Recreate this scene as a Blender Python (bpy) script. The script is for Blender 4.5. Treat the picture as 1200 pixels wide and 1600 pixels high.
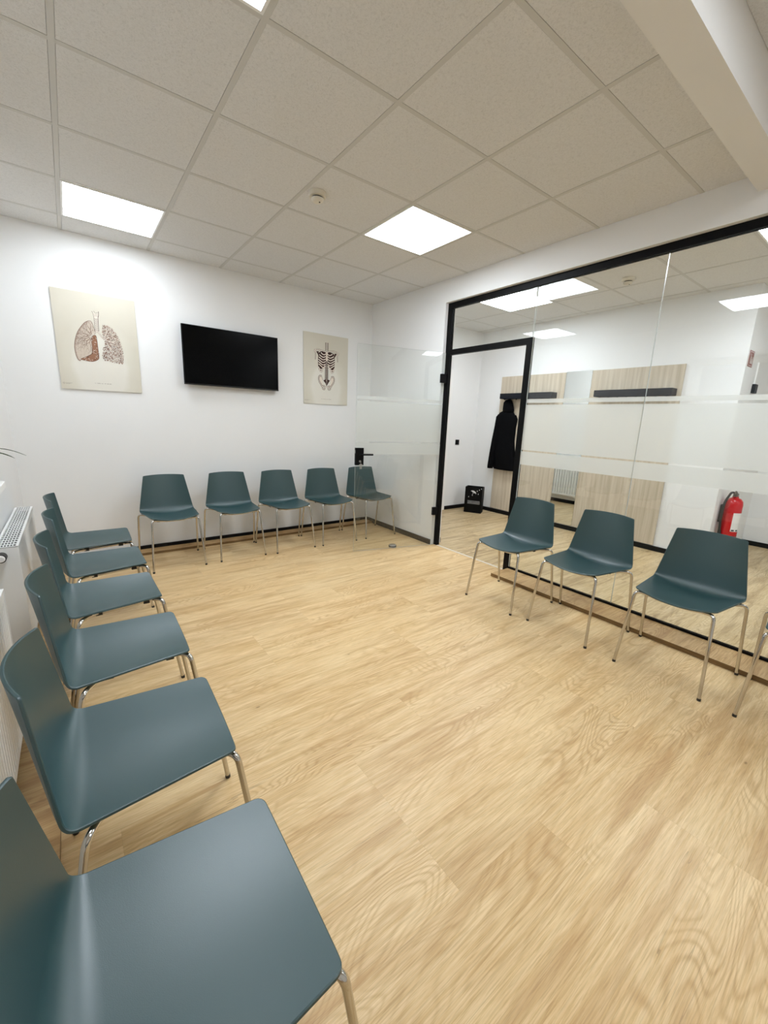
import bpy, bmesh, math, random
from mathutils import Vector, Matrix

random.seed(7)
S = bpy.context.scene
COL = S.collection
for o in list(bpy.data.objects):
    bpy.data.objects.remove(o)

# ------------------------------------------------------------------ camera
cam_d = bpy.data.cameras.new('camera')
cam = bpy.data.objects.new('camera', cam_d)
COL.objects.link(cam)
R = Vector((0.8001034, -0.59870432, 0.03725167))
U = Vector((0.10113309, 0.19584366, 0.97540625))
F = Vector((0.59127544, 0.77665848, -0.217244))
M = Matrix(((R.x, U.x, -F.x, -3.1995), (R.y, U.y, -F.y, -4.5969), (R.z, U.z, -F.z, 1.3765), (0, 0, 0, 1)))
cam.matrix_world = M
cam_d.sensor_fit = 'HORIZONTAL'
cam_d.sensor_width = 36.0
cam_d.lens = 640.54 * 36.0 / 1200.0
cam_d.clip_start = 0.02
S.camera = cam

# ------------------------------------------------------------------ world, exposure
w = bpy.data.worlds.new('world')
S.world = w
w.use_nodes = True
w.node_tree.nodes['Background'].inputs[0].default_value = (0.75, 0.85, 1.0, 1)
w.node_tree.nodes['Background'].inputs[1].default_value = 0.25
S.view_settings.view_transform = 'Standard'
S.view_settings.look = 'None'
S.view_settings.gamma = 1
S.view_settings.use_curve_mapping = False
S.view_settings.exposure = 0.62
PANEL_STRENGTH = 19.0
PANEL_COLOR = (0.85, 0.92, 1.0, 1)
try:
    S.cycles.max_bounces = 12
    S.cycles.diffuse_bounces = 7
    S.cycles.transparent_max_bounces = 16
    S.cycles.sample_clamp_indirect = 6
except Exception:
    pass

RH = 2.79      # suspended ceiling of the waiting room
HH = 2.775     # suspended ceiling of the hall
LX = -3.59     # left wall
YB = -6.6      # wall behind the camera

# ------------------------------------------------------------------ materials
def srgb(r, g, b):
    f = lambda c: (c / 255 / 12.92) if c / 255 <= 0.04045 else ((c / 255 + 0.055) / 1.055) ** 2.4
    return (f(r), f(g), f(b), 1)

class Mat:
    def __init__(s, name):
        s.m = bpy.data.materials.new(name)
        s.m.use_nodes = True
        s.t = s.m.node_tree
        s.b = s.t.nodes['Principled BSDF']
        s.out = s.t.nodes['Material Output']
    def n(s, kind, **kw):
        nd = s.t.nodes.new(kind)
        for k, v in kw.items():
            if k.startswith('i_'):
                key = k[2:].replace('_', ' ')
                nd.inputs[int(key) if key.isdigit() else key].default_value = v
            else:
                setattr(nd, k, v)
        return nd
    def l(s, a, b):
        s.t.links.new(a, b)
    def math(s, op, a, b=None, c=None):
        nd = s.n('ShaderNodeMath', operation=op)
        for i, v in enumerate((a, b, c)):
            if v is None: continue
            if isinstance(v, (int, float)): nd.inputs[i].default_value = v
            else: s.l(v, nd.inputs[i])
        return nd.outputs[0]
    def ramp(s, fac, stops):
        nd = s.n('ShaderNodeValToRGB')
        el = nd.color_ramp.elements
        while len(el) < len(stops): el.new(0.5)
        for e, (p, c) in zip(el, stops):
            e.position = p; e.color = c
        s.l(fac, nd.inputs[0])
        return nd.outputs[0]
    def mix(s, fac, a, b, mode='MIX'):
        nd = s.n('ShaderNodeMix', data_type='RGBA', blend_type=mode)
        for sock, v in ((nd.inputs[0], fac), (nd.inputs[6], a), (nd.inputs[7], b)):
            if isinstance(v, (int, float, tuple)): sock.default_value = v
            else: s.l(v, sock)
        return nd.outputs[2]
    def bump(s, height, strength, dist=0.002):
        nd = s.n('ShaderNodeBump')
        nd.inputs['Strength'].default_value = strength
        nd.inputs['Distance'].default_value = dist
        s.l(height, nd.inputs['Height'])
        s.l(nd.outputs[0], s.b.inputs['Normal'])
    def set(s, color=None, rough=None, metal=None, spec=None):
        if color is not None: s.b.inputs['Base Color'].default_value = color
        if rough is not None: s.b.inputs['Roughness'].default_value = rough
        if metal is not None: s.b.inputs['Metallic'].default_value = metal
        if spec is not None: s.b.inputs['Specular IOR Level'].default_value = spec
        return s

def simple(name, color, rough=0.5, metal=0.0, spec=0.5, noise=0.0, nscale=40.0, bump=0.0, bscale=200.0, bdist=0.001):
    m = Mat(name).set(color, rough, metal, spec)
    tc = m.n('ShaderNodeTexCoord')
    if noise > 0:
        nz = m.n('ShaderNodeTexNoise', i_Scale=nscale, i_Detail=4.0)
        m.l(tc.outputs['Object'], nz.inputs['Vector'])
        d = tuple(c * (1 - noise) for c in color[:3]) + (1,)
        e = tuple(min(1, c * (1 + noise)) for c in color[:3]) + (1,)
        m.l(m.ramp(nz.outputs[0], [(0.3, d), (0.7, e)]), m.b.inputs['Base Color'])
    if bump > 0:
        nb = m.n('ShaderNodeTexNoise', i_Scale=bscale, i_Detail=3.0)
        m.l(tc.outputs['Object'], nb.inputs['Vector'])
        m.bump(nb.outputs[0], bump, bdist)
    return m.m

WALL = simple('white_wall_paint', (0.80, 0.80, 0.79, 1), 0.65, spec=0.3, noise=0.012, nscale=2.0, bump=0.25, bscale=260, bdist=0.0012)
BEAM = simple('smooth_white_plaster', (0.78, 0.77, 0.75, 1), 0.7, spec=0.25, bump=0.15, bscale=150)
BLACK = simple('black_powder_coat', (0.0018, 0.0018, 0.002, 1), 0.5, spec=0.14)
BLACKTRIM = simple('black_skirting', (0.003, 0.003, 0.0035, 1), 0.5, spec=0.2)
WHITEMETAL = simple('white_enamel', (0.84, 0.84, 0.82, 1), 0.3, spec=0.5)
WHITEPLASTIC = simple('white_plastic', (0.80, 0.79, 0.76, 1), 0.4)
CREAMPLASTIC = simple('cream_plastic', (0.70, 0.66, 0.56, 1), 0.45)
DARK = simple('dark_gap', (0.03, 0.028, 0.025, 1), 0.7)
CHROME = simple('chrome', (0.60, 0.58, 0.55, 1), 0.10, metal=1.0)
STEEL = simple('brushed_steel', (0.55, 0.54, 0.52, 1), 0.3, metal=1.0)
RUBBER = simple('black_rubber', (0.02, 0.018, 0.016, 1), 0.6)
COATM = simple('black_cloth', (0.004, 0.004, 0.0045, 1), 0.95, spec=0.05, bump=0.4, bscale=60, bdist=0.004)
REDM = simple('red_enamel', (0.50, 0.006, 0.010, 1), 0.22)
PAPER = simple('white_label', (0.75, 0.74, 0.72, 1), 0.5)
SCREEN = simple('black_screen', (0.0008, 0.0008, 0.001, 1), 0.2, spec=0.10)
MIRROR = simple('mirror', (0.86, 0.88, 0.87, 1), 0.0, metal=1.0)
LEAF = simple('green_leaf', (0.03, 0.06, 0.02, 1), 0.45, noise=0.4, nscale=25)
POT = simple('pale_grey_pot', (0.6, 0.6, 0.6, 1), 0.4)
SOIL = simple('soil', (0.03, 0.02, 0.015, 1), 0.9, noise=0.4, nscale=80)
TBAR = simple('ceiling_rail', (0.58, 0.57, 0.54, 1), 0.5)
INK = simple('brown_ink', srgb(92, 50, 36), 0.8)
INKD = simple('dark_brown_ink', srgb(54, 26, 20), 0.8)
INKL = simple('pale_brown_ink', srgb(140, 108, 92), 0.8)
BONE = simple('pale_print', srgb(226, 214, 200), 0.8)
GREYINK = simple('grey_ink', srgb(112, 100, 86), 0.8)
SILL = simple('white_sill', (0.82, 0.82, 0.80, 1), 0.3)

def tile_mat():
    m = Mat('mineral_ceiling_tile').set((0.6, 0.57, 0.5, 1), 0.9, spec=0.1)
    tc = m.n('ShaderNodeTexCoord')
    a = m.n('ShaderNodeTexNoise', i_Scale=95.0, i_Detail=5.0, i_Roughness=0.7, i_Distortion=1.2)
    m.l(tc.outputs['Object'], a.inputs['Vector'])
    m.l(m.ramp(a.outputs[0], [(0.32, (0.62, 0.615, 0.60, 1)), (0.5, (0.73, 0.725, 0.715, 1)), (0.75, (0.77, 0.765, 0.755, 1))]), m.b.inputs['Base Color'])
    m.bump(a.outputs[0], 0.55, 0.004)
    return m.m
TILE = tile_mat()

def shell_mat():
    m = Mat('teal_polypropylene').set((0.015, 0.055, 0.059, 1), 0.42, spec=0.95)
    tc = m.n('ShaderNodeTexCoord')
    a = m.n('ShaderNodeTexNoise', i_Scale=700.0, i_Detail=2.0)
    m.l(tc.outputs['Object'], a.inputs['Vector'])
    m.bump(a.outputs[0], 0.25, 0.0006)
    return m.m
SHELL = shell_mat()

def floor_mat(name, light, mid, dark, rot=False, sat=1.0):
    """vinyl planks, 1.2 x 0.2 m, running along x, with cathedral grain and knots"""
    m = Mat(name).set(rough=0.42, spec=0.4)
    tc = m.n('ShaderNodeTexCoord')
    sep = m.n('ShaderNodeSeparateXYZ')
    m.l(tc.outputs['Object'], sep.inputs[0])
    X, Y = (sep.outputs[1], sep.outputs[0]) if rot else (sep.outputs[0], sep.outputs[1])
    yv = m.math('DIVIDE', m.math('ADD', Y, 20.0), 0.2)
    row = m.math('FLOOR', yv)
    wn = m.n('ShaderNodeTexWhiteNoise', noise_dimensions='1D')
    m.l(row, wn.inputs['W'])
    off = m.math('MULTIPLY', m.math('FLOOR', m.math('MULTIPLY', wn.outputs[0], 3.0)), 0.4)
    xv = m.math('DIVIDE', m.math('ADD', m.math('ADD', X, 20.0), off), 1.2)
    col = m.math('FLOOR', xv)
    idv = m.n('ShaderNodeCombineXYZ')
    m.l(row, idv.inputs[0]); m.l(col, idv.inputs[1])
    wn2 = m.n('ShaderNodeTexWhiteNoise', noise_dimensions='2D')
    m.l(idv.outputs[0], wn2.inputs['Vector'])
    shift = m.math('MULTIPLY', wn2.outputs[0], 37.0)
    # coordinates inside one plank
    cv = m.n('ShaderNodeCombineXYZ')
    m.l(m.math('ADD', X, shift), cv.inputs[0]); m.l(m.math('ADD', Y, m.math('MULTIPLY', shift, 3.1)), cv.inputs[1]); m.l(shift, cv.inputs[2])
    def stretched(sx, sy, scale, det, rough, dist=0.0):
        mp = m.n('ShaderNodeMapping')
        mp.inputs['Scale'].default_value = (sx, sy, 1)
        m.l(cv.outputs[0], mp.inputs[0])
        nz = m.n('ShaderNodeTexNoise')
        nz.inputs['Scale'].default_value = scale; nz.inputs['Detail'].default_value = det
        nz.inputs['Roughness'].default_value = rough; nz.inputs['Distortion'].default_value = dist
        m.l(mp.outputs[0], nz.inputs['Vector'])
        return nz.outputs[0]
    big = stretched(1.0, 4.2, 1.15, 2.0, 0.45, 0.5)
    rings = m.math('MULTIPLY_ADD', m.math('SINE', m.math('MULTIPLY', big, 210.0)), 0.5, 0.5)
    ringmask = m.ramp(stretched(0.8, 3.0, 1.3, 2.0, 0.5), [(0.44, (0, 0, 0, 1)), (0.64, (1, 1, 1, 1))])
    fine = stretched(1.2, 30.0, 4.0, 6.0, 0.7, 0.3)
    vfine = stretched(3.0, 90.0, 4.0, 3.0, 0.6)
    blot = stretched(1.0, 3.2, 1.6, 4.0, 0.6, 0.4)
    base = m.ramp(m.math('ADD', m.math('MULTIPLY', fine, 0.62), m.math('MULTIPLY', blot, 0.38)),
                  [(0.30, dark), (0.44, mid), (0.60, light), (0.75, tuple(min(1, c * 1.07) for c in light[:3]) + (1,))])
    ringc = m.mix(m.math('MULTIPLY', m.math('MULTIPLY', m.math('POWER', rings, 2.5), ringmask), 0.55), base, dark, 'MIX')
    st = stretched(0.75, 8.5, 1.9, 3.0, 0.55, 0.5)
    ringc = m.mix(m.math('MULTIPLY', m.ramp(st, [(0.50, (0, 0, 0, 1)), (0.68, (1, 1, 1, 1))]), 0.62), ringc, dark, 'MIX')
    vf = m.ramp(vfine, [(0.35, (0.80, 0.77, 0.72, 1)), (0.55, (1, 1, 1, 1))])
    c2 = m.mix(0.9, ringc, vf, 'MULTIPLY')
    # per plank tone
    tone = m.math('MULTIPLY_ADD', wn2.outputs[0], 0.07, 0.955)
    tn = m.n('ShaderNodeCombineColor')
    for i in range(3): m.l(tone, tn.inputs[i])
    c3 = m.mix(1.0, c2, tn.outputs[0], 'MULTIPLY')
    # knots and cracks
    mp = m.n('ShaderNodeMapping'); mp.inputs['Scale'].default_value = (1.0, 2.2, 1)
    m.l(cv.outputs[0], mp.inputs[0])
    vo = m.n('ShaderNodeTexVoronoi', i_Scale=2.9, i_Randomness=1.0)
    m.l(mp.outputs[0], vo.inputs['Vector'])
    halo = m.ramp(vo.outputs['Distance'], [(0.0, (1, 1, 1, 1)), (0.035, (0.55, 0.55, 0.55, 1)), (0.15, (0, 0, 0, 1))])
    kn = m.ramp(vo.outputs['Distance'], [(0.0, (1, 1, 1, 1)), (0.022, (1, 1, 1, 1)), (0.036, (0, 0, 0, 1))])
    c4 = m.mix(m.math('MULTIPLY', halo, 0.55), c3, tuple(c * 0.85 for c in dark[:3]) + (1,))
    c5 = m.mix(m.math('MULTIPLY', kn, 0.55), c4, tuple(c * 0.38 for c in dark[:3]) + (1,))
    ck = stretched(1.3, 40.0, 1.0, 1.0, 0.4)
    ck2 = stretched(1.1, 2.5, 1.5, 1.0, 0.4)
    crack = m.math('MULTIPLY', m.math('LESS_THAN', m.math('ABSOLUTE', m.math('SUBTRACT', ck, 0.5)), 0.006), m.math('GREATER_THAN', ck2, 0.66))
    c6 = m.mix(m.math('MULTIPLY', crack, 0.3), c5, tuple(c * 0.3 for c in dark[:3]) + (1,))
    # seams
    fy = m.math('FRACT', yv); fx = m.math('FRACT', xv)
    ey = m.math('LESS_THAN', m.math('MINIMUM', fy, m.math('SUBTRACT', 1.0, fy)), 0.0035)
    ex = m.math('LESS_THAN', m.math('MINIMUM', fx, m.math('SUBTRACT', 1.0, fx)), 0.0006)
    seam = m.math('MAXIMUM', ex, ey)
    c7 = m.mix(m.math('MULTIPLY', seam, 0.16), c6, tuple(c * 0.55 for c in dark[:3]) + (1,))
    m.l(c7, m.b.inputs['Base Color'])
    m.l(m.math('MULTIPLY_ADD', fine, 0.12, 0.34), m.b.inputs['Roughness'])
    m.bump(m.math('SUBTRACT', fine, m.math('MULTIPLY', seam, 0.5)), 0.12, 0.001)
    return m.m
FLOORM = floor_mat('oak_vinyl_planks', srgb(231, 204, 158), srgb(216, 183, 132), srgb(186, 146, 94))
FLOORH = floor_mat('grey_oak_vinyl_planks', srgb(214, 193, 155), srgb(192, 167, 124), srgb(138, 110, 72))
BOARDM = floor_mat('oak_vinyl_board', srgb(212, 180, 132), srgb(192, 156, 106), srgb(156, 116, 70))

def edge_mat():
    m = Mat('brown_board_edge').set(srgb(128, 98, 58), 0.5)
    tc = m.n('ShaderNodeTexCoord'); mp = m.n('ShaderNodeMapping'); mp.inputs['Scale'].default_value = (2, 2, 40)
    nz = m.n('ShaderNodeTexNoise', i_Scale=4.0, i_Detail=4.0)
    m.l(tc.outputs['Object'], mp.inputs[0]); m.l(mp.outputs[0], nz.inputs['Vector'])
    m.l(m.ramp(nz.outputs[0], [(0.3, srgb(104, 76, 42)), (0.7, srgb(146, 114, 70))]), m.b.inputs['Base Color'])
    return m.m
EDGE = edge_mat()

def panel_wood():
    m = Mat('pale_ash_laminate').set(rough=0.45, spec=0.35)
    tc = m.n('ShaderNodeTexCoord')
    def nz(sc, s, d):
        mp = m.n('ShaderNodeMapping'); mp.inputs['Scale'].default_value = sc
        n_ = m.n('ShaderNodeTexNoise'); n_.inputs['Scale'].default_value = s; n_.inputs['Detail'].default_value = d
        m.l(tc.outputs['Object'], mp.inputs[0]); m.l(mp.outputs[0], n_.inputs['Vector'])
        return n_.outputs[0]
    a = nz((1, 14, 0.6), 2.0, 4.0); b = nz((1, 70, 1.2), 2.0, 3.0)
    v = m.math('ADD', m.math('MULTIPLY', a, 0.65), m.math('MULTIPLY', b, 0.35))
    m.l(m.ramp(v, [(0.32, srgb(176, 162, 140)), (0.5, srgb(196, 183, 162)), (0.68, srgb(210, 199, 180))]), m.b.inputs['Base Color'])
    return m.m
ASH = panel_wood()

def poster_mat():
    m = Mat('aged_poster_paper').set(rough=0.33, spec=0.5)
    tc = m.n('ShaderNodeTexCoord')
    mp = m.n('ShaderNodeMapping'); mp.inputs['Location'].default_value = (0, 0, -0.42); mp.inputs['Scale'].default_value = (3.2, 0, 2.3)
    g = m.n('ShaderNodeTexGradient', gradient_type='SPHERICAL')
    m.l(tc.outputs['Object'], mp.inputs[0]); m.l(mp.outputs[0], g.inputs[0])
    nz = m.n('ShaderNodeTexNoise', i_Scale=6.0, i_Detail=3.0); m.l(tc.outputs['Object'], nz.inputs['Vector'])
    v = m.math('ADD', g.outputs[0], m.math('MULTIPLY', m.math('SUBTRACT', nz.outputs[0], 0.5), 0.25))
    m.l(m.ramp(v, [(0.0, srgb(204, 198, 182)), (0.28, srgb(211, 206, 191)), (0.42, srgb(221, 217, 206))]), m.b.inputs['Base Color'])
    return m.m
POSTER = poster_mat()

def emit(name, color, strength):
    m = Mat(name)
    e = m.n('ShaderNodeEmission'); e.inputs[0].default_value = color; e.inputs[1].default_value = strength
    m.l(e.outputs[0], m.out.inputs[0])
    return m.m
LED = emit('lit_led_diffuser', PANEL_COLOR, PANEL_STRENGTH)
LED_DIM = emit('dimmed_led_diffuser', PANEL_COLOR, PANEL_STRENGTH * 0.58)
LED_NEAR = emit('near_led_diffuser', PANEL_COLOR, PANEL_STRENGTH * 0.75)
LED_HALL = emit('hall_led_diffuser', PANEL_COLOR, PANEL_STRENGTH * 1.08)

def glass_mat(name, tint, frost=0.0):
    m = Mat(name)
    lw = m.n('ShaderNodeLayerWeight'); lw.inputs['Blend'].default_value = 0.5
    f = m.math('MULTIPLY_ADD', m.math('POWER', lw.outputs['Facing'], 5.0), 0.95, 0.042)
    tr = m.n('ShaderNodeBsdfTransparent'); tr.inputs[0].default_value = tint
    gl = m.n('ShaderNodeBsdfGlossy'); gl.inputs['Roughness'].default_value = 0.0 if frost == 0 else 0.25
    base = tr.outputs[0]
    if frost > 0:
        df = m.n('ShaderNodeBsdfDiffuse'); df.inputs[0].default_value = (0.80, 0.82, 0.79, 1)
        tl = m.n('ShaderNodeBsdfTranslucent'); tl.inputs[0].default_value = (0.86, 0.88, 0.85, 1)
        mx = m.n('ShaderNodeMixShader'); mx.inputs[0].default_value = 0.55
        m.l(df.outputs[0], mx.inputs[1]); m.l(tl.outputs[0], mx.inputs[2])
        m2 = m.n('ShaderNodeMixShader'); m2.inputs[0].default_value = frost
        m.l(tr.outputs[0], m2.inputs[1]); m.l(mx.outputs[0], m2.inputs[2])
        base = m2.outputs[0]
    ms = m.n('ShaderNodeMixShader')
    m.l(f, ms.inputs[0]); m.l(base, ms.inputs[1]); m.l(gl.outputs[0], ms.inputs[2])
    m.l(ms.outputs[0], m.out.inputs[0])
    return m.m
GLASS = glass_mat('clear_glass', (0.982, 0.992, 0.985, 1))
FROST = glass_mat('frosted_film', (0.95, 0.96, 0.95, 1), 0.74)
GEDGE = simple('glass_edge', (0.62, 0.66, 0.63, 1), 0.25, spec=0.6)

# ------------------------------------------------------------------ mesh helpers
def obj(name, bm, mats, parent=None, smooth=False, angle=None, loc=None):
    me = bpy.data.meshes.new(name)
    bmesh.ops.recalc_face_normals(bm, faces=bm.faces)
    bm.to_mesh(me); bm.free()
    for m in (mats if isinstance(mats, (list, tuple)) else [mats]): me.materials.append(m)
    if smooth:
        for p in me.polygons: p.use_smooth = True
        if angle: me.set_sharp_from_angle(angle=math.radians(angle))
    o = bpy.data.objects.new(name, me)
    COL.objects.link(o)
    if parent is not None: o.parent = parent
    if loc is not None: o.location = loc
    return o

def tag(o, label=None, cat=None, group=None, kind=None):
    if label: o['label'] = label
    if cat: o['category'] = cat
    if group: o['group'] = group
    if kind: o['kind'] = kind
    return o

def struct(name, bm, mats, smooth=False):
    return tag(obj(name, bm, mats, smooth=smooth), kind='structure')

def thing(name, label, cat, loc, rz=0.0, group=None):
    o = bpy.data.objects.new(name, None)
    COL.objects.link(o)
    o.location = loc; o.rotation_euler = (0, 0, rz)
    o.empty_display_size = 0.1
    return tag(o, label, cat, group)

def box(bm, x0, x1, y0, y1, z0, z1, mi=0, bev=0.0):
    v = [bm.verts.new((x, y, z)) for x in (x0, x1) for y in (y0, y1) for z in (z0, z1)]
    fs = [(0, 1, 3, 2), (4, 6, 7, 5), (0, 4, 5, 1), (2, 3, 7, 6), (0, 2, 6, 4), (1, 5, 7, 3)]
    faces = []
    for f in fs:
        q = bm.faces.new([v[i] for i in f]); q.material_index = mi; faces.append(q)
    if bev > 0:
        es = list({e for f in faces for e in f.edges})
        r = bmesh.ops.bevel(bm, geom=es, offset=bev, segments=2, affect='EDGES', profile=0.5)
        for f in r['faces']: f.material_index = mi
    return v

def bx(*a, **k):
    bm = bmesh.new(); box(bm, *a, **k); return bm

def tube(bm, pts, r, seg=12, cap=True, mi=0):
    pts = [Vector(p) for p in pts]
    rr = r if isinstance(r, (list, tuple)) else [r] * len(pts)
    t0 = (pts[1] - pts[0]).normalized()
    ref = Vector((0, 0, 1)) if abs(t0.z) < 0.9 else Vector((1, 0, 0))
    nrm = t0.cross(ref).normalized()
    rings = []
    for i, p in enumerate(pts):
        t = (pts[min(i + 1, len(pts) - 1)] - pts[max(i - 1, 0)]).normalized()
        nrm = (nrm - t * nrm.dot(t)).normalized()
        b = t.cross(nrm)
        rings.append([bm.verts.new(p + (nrm * math.cos(a) + b * math.sin(a)) * rr[i]) for a in [2 * math.pi * k / seg for k in range(seg)]])
    for a, b in zip(rings, rings[1:]):
        for k in range(seg):
            f = bm.faces.new((a[k], a[(k + 1) % seg], b[(k + 1) % seg], b[k])); f.material_index = mi
    if cap:
        for rg in (rings[0], rings[-1]):
            f = bm.faces.new(rg); f.material_index = mi

def fillet(pts, r, n=6):
    """polyline with rounded corners"""
    pts = [Vector(p) for p in pts]
    out = [pts[0]]
    for i in range(1, len(pts) - 1):
        a, b, c = pts[i - 1], pts[i], pts[i + 1]
        ri = r[i - 1] if isinstance(r, (list, tuple)) else r
        d1 = (a - b); d2 = (c - b)
        k = min(ri, d1.length * 0.49, d2.length * 0.49)
        p1 = b + d1.normalized() * k; p2 = b + d2.normalized() * k
        for j in range(n + 1):
            t = j / n
            out.append(p1 * (1 - t) ** 2 + b * 2 * t * (1 - t) + p2 * t * t)
    out.append(pts[-1])
    return out

def lathe(bm, prof, c=(0, 0, 0), seg=32, mi=0):
    rings = []
    for r, z in prof:
        if r < 1e-6: rings.append([bm.verts.new((c[0], c[1], c[2] + z))])
        else: rings.append([bm.verts.new((c[0] + r * math.cos(2 * math.pi * k / seg), c[1] + r * math.sin(2 * math.pi * k / seg), c[2] + z)) for k in range(seg)])
    for a, b in zip(rings, rings[1:]):
        for k in range(seg):
            k2 = (k + 1) % seg
            if len(a) == 1 and len(b) == 1: continue
            if len(a) == 1: f = bm.faces.new((a[0], b[k2], b[k]))
            elif len(b) == 1: f = bm.faces.new((a[k], a[k2], b[0]))
            else: f = bm.faces.new((a[k], a[k2], b[k2], b[k]))
            f.material_index = mi

def quad(bm, pts, mi=0):
    f = bm.faces.new([bm.verts.new(p) for p in pts]); f.material_index = mi
    return f

# ------------------------------------------------------------------ floor
struct('floor', bx(LX, 0.05, YB, 0.0, -0.1, 0.0), FLOORM)
struct('floor', bx(0.05, 3.6, YB, 0.02, -0.1, 0.0), FLOORH)
struct('trim_threshold', bx(0.035, 0.065, -2.29, -1.365, 0.0, 0.002), simple('pale_threshold', srgb(205, 195, 178), 0.5))

# ------------------------------------------------------------------ walls
struct('wall_back', bx(LX - 0.2, 0.0, 0.0, 0.2, 0, 3.1), WALL)
bm = bmesh.new()          # left wall with window opening above the sill
WY0, WY1, WZ0, WZ1 = -4.9, -2.35, 1.06, 2.35
for b_ in ((WY1, 0.0, 0, 3.1), (YB, WY0, 0, 3.1), (WY0, WY1, 0, WZ0 - 0.03), (WY0, WY1, WZ1, 3.1)):
    struct('wall_left', bx(LX - 0.3, LX, *b_), WALL)
bm = bmesh.new()          # partition wall beside and above the glazing
box(bm, 0.0, 0.15, -1.305, 0.0, 0, 3.1)
box(bm, 0.0, 0.15, YB, -1.305, 2.575, 3.1)
box(bm, 0.0, 0.15, YB, -5.3, 0, 2.575)
struct('wall_right', bm, WALL)
struct('wall_front', bx(LX - 0.2, 3.8, YB - 0.2, YB, 0, 3.1), WALL)
bm = bmesh.new()          # end wall of the hall with a doorway
box(bm, 1.50, 2.15, 0.02, 0.2, 0, 3.1)
box(bm, 0.15, 1.50, 0.02, 0.2, 2.20, 3.1)
box(bm, 0.15, 0.55, 0.02, 0.2, 0, 2.20)
struct('wall_hall_left', bm, WALL)
bm = bmesh.new()
box(bm, 2.15, 2.35, -3.32, 0.2, 0, 3.1)
box(bm, 2.35, 3.6, -3.32, -3.12, 0, 3.1)
struct('wall_hall_back', bm, WALL)
struct('wall_hall_right', bx(3.6, 3.8, YB, -3.12, 0, 3.1), WALL)

# beam across the ceiling
struct('trim_beam', bx(LX, 0.0, -3.86, -3.72, 2.70, 3.0), BEAM)

# skirting
BH = 0.058
struct('baseboard_back', bx(LX, 0.0, -0.014, 0.0, 0, BH), BLACKTRIM)
struct('baseboard_left', bx(LX, LX + 0.014, YB, -0.014, 0, BH), BLACKTRIM)
struct('baseboard_right', bx(-0.014, 0.0, -1.30, -0.014, 0, BH), BLACKTRIM)
bm = bmesh.new()
box(bm, 1.50, 2.15, 0.006, 0.02, 0, BH)
box(bm, 2.136, 2.15, -3.32, 0.006, 0, BH)
box(bm, 2.136, 3.6, -3.334, -3.32, 0, BH)
box(bm, 3.586, 3.6, YB, -3.334, 0, BH)
box(bm, 0.15, 0.164, -1.30, 0.006, 0, BH)
struct('baseboard_hall', bm, BLACKTRIM)

# low boards along the walls that keep the chairs off them (top surface, brown front edge)
def board(name, x0, x1, y0, y1, z1, front):
    bm = bmesh.new()
    box(bm, x0, x1, y0, y1, 0.0, z1)
    bm.faces.ensure_lookup_table()
    for f in bm.faces:
        c = f.calc_center_median()
        f.material_index = 0 if c.z > z1 - 1e-4 else 1
    return struct(name, bm, [BOARDM, EDGE])
board('trim_1', LX + 0.014, -0.014, -0.15, -0.014, 0.024, 'y')
board('trim_2', -0.20, 0.10, -5.3, -2.338, 0.03, 'x')
board('trim_3', LX + 0.014, -3.36, YB, -0.15, 0.024, 'x')

# ------------------------------------------------------------------ ceilings
def ceiling(name, xs, ys, z, x0, x1, y0, y1, lights, bar=0.024):
    """suspended ceiling: recessed tiles between visible rails; cells listed in lights stay free"""
    bm = bmesh.new()
    xs = [x0] + [x for x in xs if x0 + .02 < x < x1 - .02] + [x1]
    ys = [y0] + [y for y in ys if y0 + .02 < y < y1 - .02] + [y1]
    h = bar / 2; g = 0.0011
    for i in range(len(xs) - 1):
        for j in range(len(ys) - 1):
            a, b, c, d = xs[i], xs[i + 1], ys[j], ys[j + 1]
            if any(a - .01 < lx < b and c - .01 < ly < d for lx, ly in lights): continue
            ax = a + (h + g if i else 0.001); bx_ = b - (h + g if i < len(xs) - 2 else 0.001)
            cy = c + (h + g if j else 0.001); dy = d - (h + g if j < len(ys) - 2 else 0.001)
            if bx_ > ax and dy > cy: box(bm, ax, bx_, cy, dy, z + 0.001, z + 0.02, 0)
    for x in xs[1:-1]: box(bm, x - h, x + h, y0, y1, z - 0.0005, z + 0.02, 1)
    for y in ys[1:-1]:
        for i in range(len(xs) - 1):
            box(bm, xs[i] + (h if i else 0), xs[i + 1] - (h if i < len(xs) - 2 else 0), y - h, y + h, z, z + 0.02, 1)
    box(bm, x0, x1, y0, y1, z + 0.05, z + 0.08, 2)
    return struct(name, bm, [TILE, TBAR, DARK])

T = 0.625
gx = [-3.106 + T * i for i in range(6)]
gy = [-0.322 - T * j for j in range(7)]
MAINL = [(-3.106 + .3125, -0.322 - .3125), (-1.231 + .3125, -1.572 - .3125), (-3.106 + .3125, -2.822 - .3125)]
NEARL = [(-1.856 + .3125, -4.75)]
ceiling('ceiling', gx, sorted(gy), RH, LX, 0.0, -3.72, 0.0, MAINL)
ny = [-5.0625 + T * k + .0 for k in range(-3, 3)]
ceiling('ceiling', gx, ny, 2.92, LX, 0.0, YB, -3.86, [(x, y) for x, y in NEARL])
hx = [0.765, 1.39, 2.015, 2.64, 3.265]
hy = [-1.03 - T * k for k in range(-2, 9)]
HALLL = [(1.0775, -1.3425), (1.0775, -3.8425), (1.0775, -5.7175)]
ceiling('ceiling', hx, sorted(hy), HH, 0.15, 3.6, YB, 0.02, HALLL)
struct('ceiling', bx(LX - 0.3, 3.8, YB - 0.2, 0.3, 3.1, 3.2), BEAM)

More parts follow.
